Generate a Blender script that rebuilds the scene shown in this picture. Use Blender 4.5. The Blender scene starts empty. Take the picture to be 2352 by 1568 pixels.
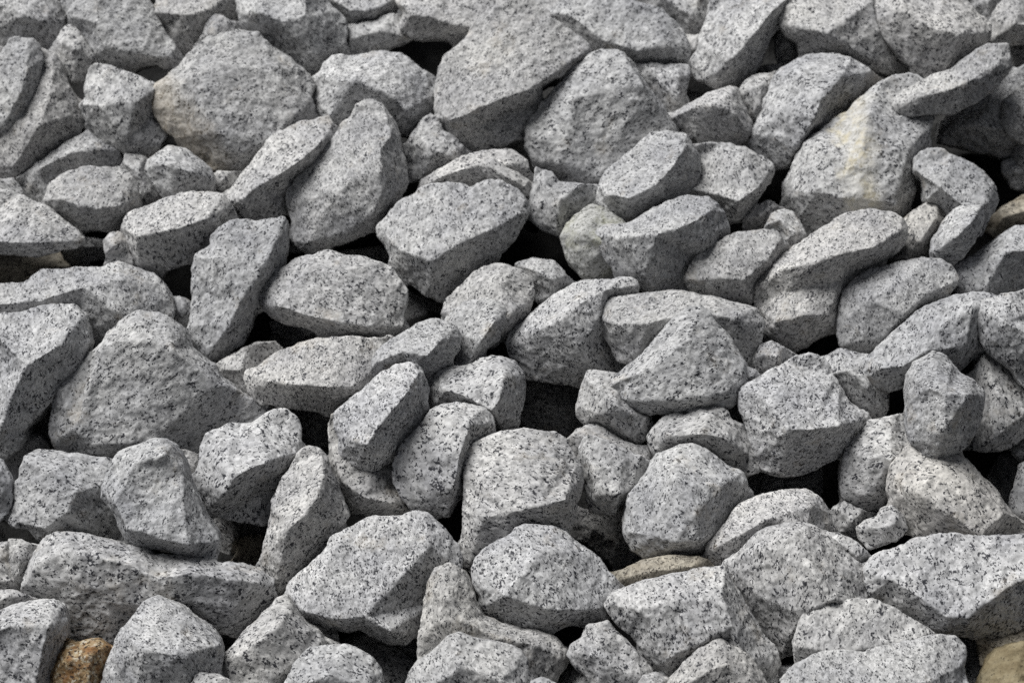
import bpy, bmesh, math, random
import numpy as np
from mathutils import Vector, Matrix
from mathutils.geometry import delaunay_2d_cdt

random.seed(7)
R = math.radians
SC = bpy.context.scene
COL = SC.collection

# ------------------------------------------------------------------ camera
U = 0.00025                 # metres per survey unit
CX, CY = 2352.0, 1568.0     # survey units at the middle of the view
DIST = 4.0                  # metres from the lens to the middle of the pile
PITCH = R(35)               # camera looks down this much
SLOPE_K = 0.85              # the pile comes this much nearer per unit downwards

EX = Vector((1, 0, 0))
EU = Vector((0, math.sin(PITCH), math.cos(PITCH)))
ET = Vector((0, -math.cos(PITCH), math.sin(PITCH)))   # towards the viewer
LOOK = Vector((0, 0, 1.0))

cam_d = bpy.data.cameras.new("camera")
cam = bpy.data.objects.new("camera", cam_d)
COL.objects.link(cam)
cam.location = LOOK + ET * DIST
cam.rotation_euler = (R(90) - PITCH, 0, 0)
cam_d.sensor_width = 36
cam_d.lens = 36 * DIST / (2 * CX * U)
cam_d.clip_end = 200
cam_d.clip_start = 0.1
cam_d.dof.use_dof = True
cam_d.dof.focus_distance = DIST - 0.20
cam_d.dof.aperture_fstop = 6.3
cam_d.dof.aperture_blades = 8
SC.camera = cam

# ------------------------------------------------------------------ light
SUN_DIR = Vector((-0.45, 0.20, 0.87)).normalized()
sun_el = math.asin(SUN_DIR.z)
sun_az = math.atan2(SUN_DIR.x, SUN_DIR.y)
sun_d = bpy.data.lights.new("sun", 'SUN')
sun_d.energy = 4.8
sun_d.angle = R(42)
sun_d.color = (1.0, 0.995, 0.985)
sun = bpy.data.objects.new("sun", sun_d)
COL.objects.link(sun)
sun.rotation_euler = SUN_DIR.to_track_quat('Z', 'Y').to_euler()
sun.location = (0, 0, 5)

world = bpy.data.worlds.new("World")
SC.world = world
world.use_nodes = True
wn = world.node_tree
wn.nodes.clear()
sky = wn.nodes.new("ShaderNodeTexSky")
sky.sky_type = 'NISHITA'
sky.sun_disc = False
sky.sun_elevation = sun_el
sky.sun_rotation = sun_az
hs = wn.nodes.new("ShaderNodeHueSaturation")
hs.inputs['Saturation'].default_value = 0.28      # overcast: cloud takes the blue out
bg = wn.nodes.new("ShaderNodeBackground")
bg.inputs['Strength'].default_value = 0.030
wo = wn.nodes.new("ShaderNodeOutputWorld")
wn.links.new(sky.outputs[0], hs.inputs['Color'])
# an overcast sky is brightest overhead and dim towards the horizon
wtc = wn.nodes.new("ShaderNodeTexCoord")
wsx = wn.nodes.new("ShaderNodeSeparateXYZ")
wmr = wn.nodes.new("ShaderNodeMapRange")
wmr.inputs['From Min'].default_value = -0.1
wmr.inputs['From Max'].default_value = 1.0
wmr.inputs['To Min'].default_value = 0.12
wmr.inputs['To Max'].default_value = 1.9
wmx = wn.nodes.new("ShaderNodeVectorMath")
wmx.operation = 'SCALE'
wn.links.new(wtc.outputs['Generated'], wsx.inputs[0])
wn.links.new(wsx.outputs[2], wmr.inputs['Value'])
wn.links.new(hs.outputs[0], wmx.inputs[0])
wn.links.new(wmr.outputs[0], wmx.inputs['Scale'])
wn.links.new(wmx.outputs[0], bg.inputs[0])
wn.links.new(bg.outputs[0], wo.inputs[0])

SC.view_settings.view_transform = 'Standard'
SC.view_settings.look = 'None'
SC.view_settings.gamma = 1
SC.view_settings.exposure = 0.02
SC.render.engine = 'CYCLES'
SC.cycles.max_bounces = 5
SC.cycles.diffuse_bounces = 2
SC.cycles.use_denoising = False


# ------------------------------------------------------------------ materials
class NT:
    def __init__(s, name):
        s.m = bpy.data.materials.new(name)
        s.m.use_nodes = True
        s.t = s.m.node_tree
        s.t.nodes.clear()

    def n(s, typ, **kw):
        nd = s.t.nodes.new(typ)
        ins = kw.pop('ins', {})
        for k, v in kw.items():
            setattr(nd, k, v)
        for k, v in ins.items():
            if hasattr(v, 'is_output') or isinstance(v, bpy.types.NodeSocket):
                s.t.links.new(v, nd.inputs[k])
            else:
                nd.inputs[k].default_value = v
        return nd

    def math(s, op, a, b=None, clamp=False):
        ins = {0: a}
        if b is not None:
            ins[1] = b
        return s.n("ShaderNodeMath", operation=op, use_clamp=clamp, ins=ins).outputs[0]

    def mix(s, f, a, b, blend='MIX'):
        nd = s.n("ShaderNodeMix", data_type='RGBA', blend_type=blend)
        for k, v in ((0, f), (6, a), (7, b)):
            if isinstance(v, bpy.types.NodeSocket):
                s.t.links.new(v, nd.inputs[k])
            else:
                nd.inputs[k].default_value = v if k == 0 else (v[0], v[1], v[2], 1)
        return nd.outputs[2]

    def ramp(s, f, pts):
        nd = s.n("ShaderNodeValToRGB", ins={0: f})
        e = nd.color_ramp.elements
        while len(e) < len(pts):
            e.new(0.5)
        for q, (p, c) in zip(e, pts):
            q.position = p
            q.color = (c, c, c, 1) if not isinstance(c, tuple) else (*c, 1)
        return nd.outputs[0]

    def noise(s, vec, scale, detail=2.0, rough=0.5):
        return s.n("ShaderNodeTexNoise", ins={'Vector': vec, 'Scale': scale, 'Detail': detail, 'Roughness': rough}).outputs[0]


def granite(name, tint=(1, 1, 1), stain=None, stain_col=(0.40, 0.30, 0.18), stain_amt=0.6, dark=1.0):
    k = NT(name)
    tc = k.n("ShaderNodeTexCoord").outputs['Object']
    rnd = k.n("ShaderNodeObjectInfo").outputs['Random']
    off = k.n("ShaderNodeCombineXYZ", ins={0: k.math('MULTIPLY', rnd, 7.3), 1: k.math('MULTIPLY', rnd, 3.1), 2: k.math('MULTIPLY', rnd, 5.7)}).outputs[0]
    vec = k.n("ShaderNodeVectorMath", operation='ADD', ins={0: tc, 1: off}).outputs[0]
    vec = k.n("ShaderNodeVectorMath", operation='SCALE', ins={0: vec, 'Scale': k.math('ADD', 0.80, k.math('MULTIPLY', k.math('FRACT', k.math('MULTIPLY', rnd, 7.0)), 0.42))}).outputs[0]
    fol = k.n("ShaderNodeMapping", ins={'Vector': vec, 'Scale': (1.0, 1.0, 1.55)}).outputs[0]
    wn_ = k.n("ShaderNodeTexNoise", ins={'Vector': fol, 'Scale': 260.0, 'Detail': 2.0}).outputs['Color']
    wv = k.n("ShaderNodeVectorMath", operation='MULTIPLY_ADD', ins={0: wn_, 1: (0.0035, 0.0035, 0.0035), 2: fol}).outputs[0]
    # feldspar and quartz grains
    vor = k.n("ShaderNodeTexVoronoi", ins={'Vector': wv, 'Scale': 260.0, 'Randomness': 1.0}).outputs['Color']
    vv = k.n("ShaderNodeSeparateColor", ins={0: vor}).outputs[0]
    grain = k.ramp(vv, [(0.0, (0.33, 0.330, 0.330)), (0.25, (0.44, 0.440, 0.438)), (0.6, (0.50, 0.499, 0.496)), (1.0, (0.58, 0.579, 0.575))])
    # grey quartz clouds
    q = k.noise(fol, 120.0, 3.0, 0.6)
    qm = k.ramp(q, [(0.45, 1.0), (0.66, 0.66)])
    col = k.mix(1.0, grain, qm, 'MULTIPLY')
    # black mica flakes in loose clusters
    big = k.noise(fol, 75.0, 3.0, 0.6)
    fl = k.noise(wv, 300.0, 3.0, 0.6)
    fl = k.math('ADD', fl, k.math('MULTIPLY', k.math('SUBTRACT', big, 0.5), 0.42))
    fl = k.math('ADD', fl, k.math('MULTIPLY', k.math('SUBTRACT', rnd, 0.5), 0.015))
    fm = k.ramp(fl, [(0.575, 0.0), (0.598, 1.0)])
    col = k.mix(fm, col, (0.036, 0.037, 0.043))
    fl2 = k.noise(vec, 430.0, 1.0, 0.5)
    fm2 = k.ramp(fl2, [(0.69, 0.0), (0.74, 0.85)])
    col = k.mix(fm2, col, (0.06, 0.06, 0.065))
    # slow variation over a stone, and from stone to stone
    slow = k.ramp(k.noise(vec, 14.0, 3.0, 0.6), [(0.32, (0.74, 0.74, 0.76)), (0.68, (1.12, 1.11, 1.09))])
    col = k.mix(1.0, col, slow, 'MULTIPLY')
    var = k.ramp(rnd, [(0.0, (0.88, 0.885, 0.89)), (0.5, (0.98, 0.98, 0.975)), (1.0, (1.07, 1.07, 1.07))])
    col = k.mix(1.0, col, var, 'MULTIPLY')
    hue = k.ramp(k.math('FRACT', k.math('MULTIPLY', rnd, 13.0)), [(0.0, (0.99, 0.997, 1.01)), (0.5, (1.0, 1.0, 1.0)), (1.0, (1.012, 1.0, 0.983))])
    col = k.mix(1.0, col, hue, 'MULTIPLY')
    # faint iron staining here and there
    ir = k.ramp(k.noise(vec, 22.0, 4.0, 0.65), [(0.60, 0.0), (0.78, 0.35)])
    col = k.mix(ir, col, (0.42, 0.36, 0.27), 'MIX')
    if stain:
        sx = k.n("ShaderNodeSeparateXYZ", ins={0: tc}).outputs
        nz = k.math('SUBTRACT', k.noise(vec, 30.0, 5.0, 0.65), 0.5)
        if stain[0] == 'half':      # everything beyond a line
            _, dx, dy, c, w = stain
            d = k.math('ADD', k.math('MULTIPLY', sx[0], dx), k.math('MULTIPLY', sx[1], dy))
            d = k.math('ADD', d, k.math('MULTIPLY', nz, 0.05))
            mk = k.math('DIVIDE', k.math('SUBTRACT', d, c), w, True)
        elif stain[0] == 'streak':  # along a wavering line
            _, a, b, w = stain
            d = k.math('SUBTRACT', sx[0], k.math('ADD', k.math('MULTIPLY', sx[1], a), b))
            d = k.math('ADD', d, k.math('MULTIPLY', nz, 0.05))
            mk = k.math('SUBTRACT', 1.0, k.math('DIVIDE', k.math('ABSOLUTE', d), w), True)
        else:                       # blotches all over
            mk = k.ramp(nz, [(0.0, 0.35), (0.12, 1.0)])
        if stain[0] == 'streak':
            white = k.math('MULTIPLY', mk, 1.6, True)
            col = k.mix(k.math('MULTIPLY', white, 0.4), col, (0.62, 0.60, 0.54))
            f2 = k.math('MULTIPLY', k.ramp(k.noise(vec, 60.0, 4.0, 0.6), [(0.45, 0.0), (0.62, 1.0)]), mk)
            col = k.mix(k.math('MULTIPLY', f2, stain_amt), col, stain_col)
        else:
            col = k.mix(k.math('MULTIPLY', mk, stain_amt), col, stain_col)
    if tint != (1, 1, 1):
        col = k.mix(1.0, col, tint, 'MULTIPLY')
    # surface relief: crystalline grain and small pits
    h1 = k.noise(wv, 420.0, 3.0, 0.6)
    h2 = k.noise(vec, 110.0, 4.0, 0.6)
    h = k.math('ADD', k.math('MULTIPLY', h1, 0.2), h2)
    bmp = k.n("ShaderNodeBump", ins={'Strength': 0.5, 'Distance': 0.0020, 'Height': h}).outputs[0]
    rough = k.ramp(fm, [(0.0, 0.82), (1.0, 0.60)])
    bs = k.n("ShaderNodeBsdfPrincipled", ins={'Base Color': col, 'Roughness': rough, 'Specular IOR Level': 0.25, 'Normal': bmp})
    out = k.n("ShaderNodeOutputMaterial")
    k.t.links.new(bs.outputs[0], out.inputs[0])
    return k.m


def rusty():
    k = NT("rusty_stone")
    tc = k.n("ShaderNodeTexCoord").outputs['Object']
    v = k.n("ShaderNodeTexVoronoi", ins={'Vector': tc, 'Scale': 300.0}).outputs['Color']
    vv = k.n("ShaderNodeSeparateColor", ins={0: v}).outputs[0]
    col = k.ramp(vv, [(0.0, (0.12, 0.08, 0.04)), (0.4, (0.27, 0.18, 0.09)), (0.75, (0.38, 0.31, 0.20)), (1.0, (0.48, 0.44, 0.36))])
    b = k.noise(tc, 70.0, 5.0, 0.65)
    col = k.mix(k.ramp(b, [(0.45, 0.0), (0.62, 0.85)]), col, (0.19, 0.09, 0.03))
    d = k.noise(tc, 260.0, 2.0, 0.6)
    col = k.mix(k.ramp(d, [(0.56, 0.0), (0.62, 1.0)]), col, (0.035, 0.022, 0.015))
    h = k.noise(tc, 160.0, 5.0, 0.65)
    bmp = k.n("ShaderNodeBump", ins={'Strength': 0.8, 'Distance': 0.0025, 'Height': h}).outputs[0]
    bs = k.n("ShaderNodeBsdfPrincipled", ins={'Base Color': col, 'Roughness': 0.75, 'Specular IOR Level': 0.3, 'Normal': bmp})
    out = k.n("ShaderNodeOutputMaterial")
    k.t.links.new(bs.outputs[0], out.inputs[0])
    return k.m


def sandy():
    k = NT("sandy_stone")
    tc = k.n("ShaderNodeTexCoord").outputs['Object']
    b = k.noise(tc, 45.0, 6.0, 0.7)
    col = k.ramp(b, [(0.30, (0.13, 0.10, 0.055)), (0.50, (0.20, 0.165, 0.10)), (0.70, (0.29, 0.25, 0.165))])
    d = k.noise(tc, 330.0, 2.0, 0.6)
    col = k.mix(k.ramp(d, [(0.60, 0.0), (0.68, 0.7)]), col, (0.07, 0.055, 0.035))
    h = k.noise(tc, 160.0, 5.0, 0.65)
    bmp = k.n("ShaderNodeBump", ins={'Strength': 0.7, 'Distance': 0.002, 'Height': h}).outputs[0]
    bs = k.n("ShaderNodeBsdfPrincipled", ins={'Base Color': col, 'Roughness': 0.85, 'Specular IOR Level': 0.2, 'Normal': bmp})
    out = k.n("ShaderNodeOutputMaterial")
    k.t.links.new(bs.outputs[0], out.inputs[0])
    return k.m


TAN = (0.36, 0.30, 0.21)
MAT = {
    'g': granite("speckled_granite"),
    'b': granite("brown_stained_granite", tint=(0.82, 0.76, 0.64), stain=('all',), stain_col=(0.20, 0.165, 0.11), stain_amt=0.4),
    'n': granite("greenish_granite", stain=('all',), stain_col=(0.29, 0.29, 0.20), stain_amt=0.5),
    'w': granite("warm_granite", tint=(1.02, 1.0, 0.965)),
    'o': granite("tan_stained_granite", tint=(1.02, 1.0, 0.96)),
    'y': granite("yellow_streaked_granite", stain=('streak', -0.10, -0.008, 0.028), stain_col=(0.56, 0.47, 0.25), stain_amt=0.5),
    'A6': granite("tan_faced_granite", stain=('half', -0.75, -0.55, 0.028, 0.03), stain_col=TAN, stain_amt=0.40),
    'B11': granite("tan_flanked_granite", stain=('half', 0.72, -0.55, 0.018, 0.015), stain_col=(0.24, 0.21, 0.165), stain_amt=0.55),
    'r': rusty(),
    't': sandy(),
}


# ------------------------------------------------------------------ noise
def _hash(ix, iy, iz, seed):
    h = (ix.astype(np.int64) * 374761393 + iy.astype(np.int64) * 668265263 + iz.astype(np.int64) * 2147483647 + seed * 1274126177) & 0xFFFFFFFF
    h = ((h ^ (h >> 13)) * 1274126177) & 0xFFFFFFFF
    return h ^ (h >> 16)


_G = np.array([[1, 1, 0], [-1, 1, 0], [1, -1, 0], [-1, -1, 0], [1, 0, 1], [-1, 0, 1], [1, 0, -1], [-1, 0, -1],
               [0, 1, 1], [0, -1, 1], [0, 1, -1], [0, -1, -1]], float)


def perlin(p, seed=0):
    i = np.floor(p).astype(np.int64)
    f = p - i
    w = f * f * f * (f * (f * 6 - 15) + 10)
    out = 0
    for dx in (0, 1):
        for dy in (0, 1):
            for dz in (0, 1):
                g = _G[_hash(i[:, 0] + dx, i[:, 1] + dy, i[:, 2] + dz, seed) % 12]
                d = g[:, 0] * (f[:, 0] - dx) + g[:, 1] * (f[:, 1] - dy) + g[:, 2] * (f[:, 2] - dz)
                out = out + d * (w[:, 0] if dx else 1 - w[:, 0]) * (w[:, 1] if dy else 1 - w[:, 1]) * (w[:, 2] if dz else 1 - w[:, 2])
    return out


# ------------------------------------------------------------------ stone meshes
def coarse_front(out, ridges, size, rim=None):
    """Triangles of a stone's front: outline at height 0, crests at their own heights."""
    v = [(x, y) for x, y in out]
    h = list(rim) if rim is not None else [0.0] * len(v)
    face = list(range(len(v)))
    edges = []
    idx = {}
    for line in ridges:
        prev = None
        for x, y, z in line:
            key = (x, y)
            if key not in idx:
                idx[key] = len(v)
                v.append((x, y))
                h.append(z)
            if prev is not None:
                edges.append((prev, idx[key]))
            prev = idx[key]
    r = delaunay_2d_cdt([Vector(p) for p in v], edges, [face], 1, 1e-3)
    V, F, ov = r[0], r[2], r[3]
    P = np.array([[p.x, p.y] for p in V])
    base = np.array(v)
    hh = np.zeros(len(P))
    for i, o in enumerate(ov):
        if o:
            hh[i] = max(h[j] for j in o)
        else:
            d = np.hypot(*(base - P[i]).T) + 1
            w = 1 / d ** 2
            hh[i] = (w * np.array(h)).sum() / w.sum()
    return P, hh, [tuple(f) for f in F]


def area2(o):
    x, y = o[:, 0], o[:, 1]
    return float((x * np.roll(y, -1) - y * np.roll(x, -1)).sum())


def densify(o, step, rng, jit):
    res = []
    n = len(o)
    for i in range(n):
        a, b = o[i], o[(i + 1) % n]
        L = np.hypot(*(b - a))
        m = max(1, int(round(L / step)))
        nr = np.array([b[1] - a[1], a[0] - b[0]]) / max(L, 1e-6)
        for q in range(m):
            p = a + (b - a) * q / m
            if q:
                p = p + nr * rng.uniform(-jit, jit) * min(1, L / 60)
            res.append(p)
    return np.array(res)


def inside(poly, p):
    x, y = p
    c = False
    px, py = poly[-1]
    for qx, qy in poly:
        if (qy > y) != (py > y) and x < (px - qx) * (y - qy) / (py - qy) + qx:
            c = not c
        px, py = qx, qy
    return c


def solid(P, h, F, out_n, center, size, rng):
    """Closed coarse body in local survey units: x right, y up, z to the viewer."""
    n = out_n
    c = center
    verts = [(p[0] - c[0], c[1] - p[1], z) for p, z in zip(P, h)]
    faces = [tuple(f) for f in F]
    ring = list(range(n))
    cen = np.array([0.0, 0.0])
    rings = [ring]
    for sc, dz in ((0.985, -0.15 * size), (0.95, -0.45 * size), (0.72, -0.78 * size)):
        new = []
        for i in range(n):
            x, y, z = verts[i]
            new.append(len(verts))
            verts.append((x * sc, y * sc, dz + 0.25 * z + rng.uniform(-0.02, 0.02) * size))
        rings.append(new)
    ctr = len(verts)
    verts.append((0, 0, -0.88 * size))
    for a, b in zip(rings, rings[1:]):
        for i in range(n):
            j = (i + 1) % n
            faces.append((a[i], a[j], b[j]))
            faces.append((a[i], b[j], b[i]))
    for i in range(n):
        faces.append((rings[-1][i], rings[-1][(i + 1) % n], ctr))
    return verts, faces


def neighbours_smooth(co, ed, it, lam=0.5):
    n = len(co)
    deg = np.bincount(ed[:, 0], minlength=n) + np.bincount(ed[:, 1], minlength=n)
    deg = np.maximum(deg, 1)[:, None]
    for _ in range(it):
        s = np.zeros_like(co)
        for a in range(3):
            s[:, a] = np.bincount(ed[:, 0], co[ed[:, 1], a], n) + np.bincount(ed[:, 1], co[ed[:, 0], a], n)
        co = co + lam * (s / deg - co)
    return co


def weather(verts, faces, size, voxel, seed, rough=1.0, chips=7):
    """Voxel-remesh a coarse body, then chip, wear and roughen it. Returns local coordinates and a mesh."""
    rng = np.random.default_rng(seed)
    me = bpy.data.meshes.new("coarse")
    me.from_pydata([tuple(v) for v in verts], [], faces)
    me.update()
    bm = bmesh.new()
    bm.from_mesh(me)
    bmesh.ops.recalc_face_normals(bm, faces=bm.faces)
    if any(not e.is_manifold for e in bm.edges):
        print("OPEN", seed, sum(not e.is_manifold for e in bm.edges))
    bm.to_mesh(me)
    bm.free()
    ob = bpy.data.objects.new("coarse", me)
    COL.objects.link(ob)
    md = ob.modifiers.new("r", 'REMESH')
    md.mode = 'VOXEL'
    md.voxel_size = voxel
    dg = bpy.context.evaluated_depsgraph_get()
    ev = ob.evaluated_get(dg)
    nm = bpy.data.meshes.new_from_object(ev)
    bpy.data.objects.remove(ob)
    bpy.data.meshes.remove(me)
    n = len(nm.vertices)
    co = np.empty(n * 3)
    nm.vertices.foreach_get("co", co)
    co = co.reshape(-1, 3)
    ed = np.empty(len(nm.edges) * 2, dtype=np.int32)
    nm.edges.foreach_get("vertices", ed)
    ed = ed.reshape(-1, 2)
    co = neighbours_smooth(co, ed, 1, 0.3)
    # planar chips knocked off corners and edges
    for _ in range(chips):
        d = rng.normal(size=3)
        d[2] = abs(d[2]) * 0.8
        d /= np.linalg.norm(d)
        s = co @ d
        top = s.max()
        cut = top - rng.uniform(0.003, 0.016) * size
        over = s - cut
        wob = perlin(co / (size * 0.16), seed + 5) * 0.010 * size
        over = np.maximum(over + wob * 0.3, 0)
        near = (s > cut)
        co = co - np.where(near, over * 0.97, 0)[:, None] * d
    # conchoidal hollows and broken bevels on a mid scale
    fq = size / 420.0
    def disp(co, amp, wl, sd, mode=0):
        def nrm(c):
            nm.vertices.foreach_set("co", c.ravel())
            nm.update()
            no = np.empty(n * 3)
            nm.vertex_normals.foreach_get("vector", no)
            return no.reshape(-1, 3)
        no = nrm(co)
        v = perlin(co / wl + 17.3 * sd, seed * 13 + sd)
        if mode == 1:
            v = 0.35 - np.abs(v) * 1.6
        elif mode == 2:     # terraces: broken steps
            t = v * 3.2 + 0.5 * perlin(co / (wl * 0.35) + 3.1, seed + sd)
            v = (np.floor(t) + np.clip((t - np.floor(t)) * 3.0, 0, 1)) / 3.2
        return co + no * (v * amp)[:, None]
    co = disp(co, 6.5 * rough * fq, 190 * fq + 30, 1)
    co = disp(co, 6 * rough * fq ** 0.5, 95, 2, 2)
    co = disp(co, 5 * rough, 60, 3, 1)
    co = disp(co, 4.5 * rough, 34, 4)
    co = disp(co, 3.0 * rough, 18, 5, 1)
    return co, nm


def finish(nm, co):
    nm.vertices.foreach_set("co", co.ravel())
    nm.polygons.foreach_set("use_smooth", np.ones(len(nm.polygons), dtype=bool))
    nm.update()
    return nm


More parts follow.
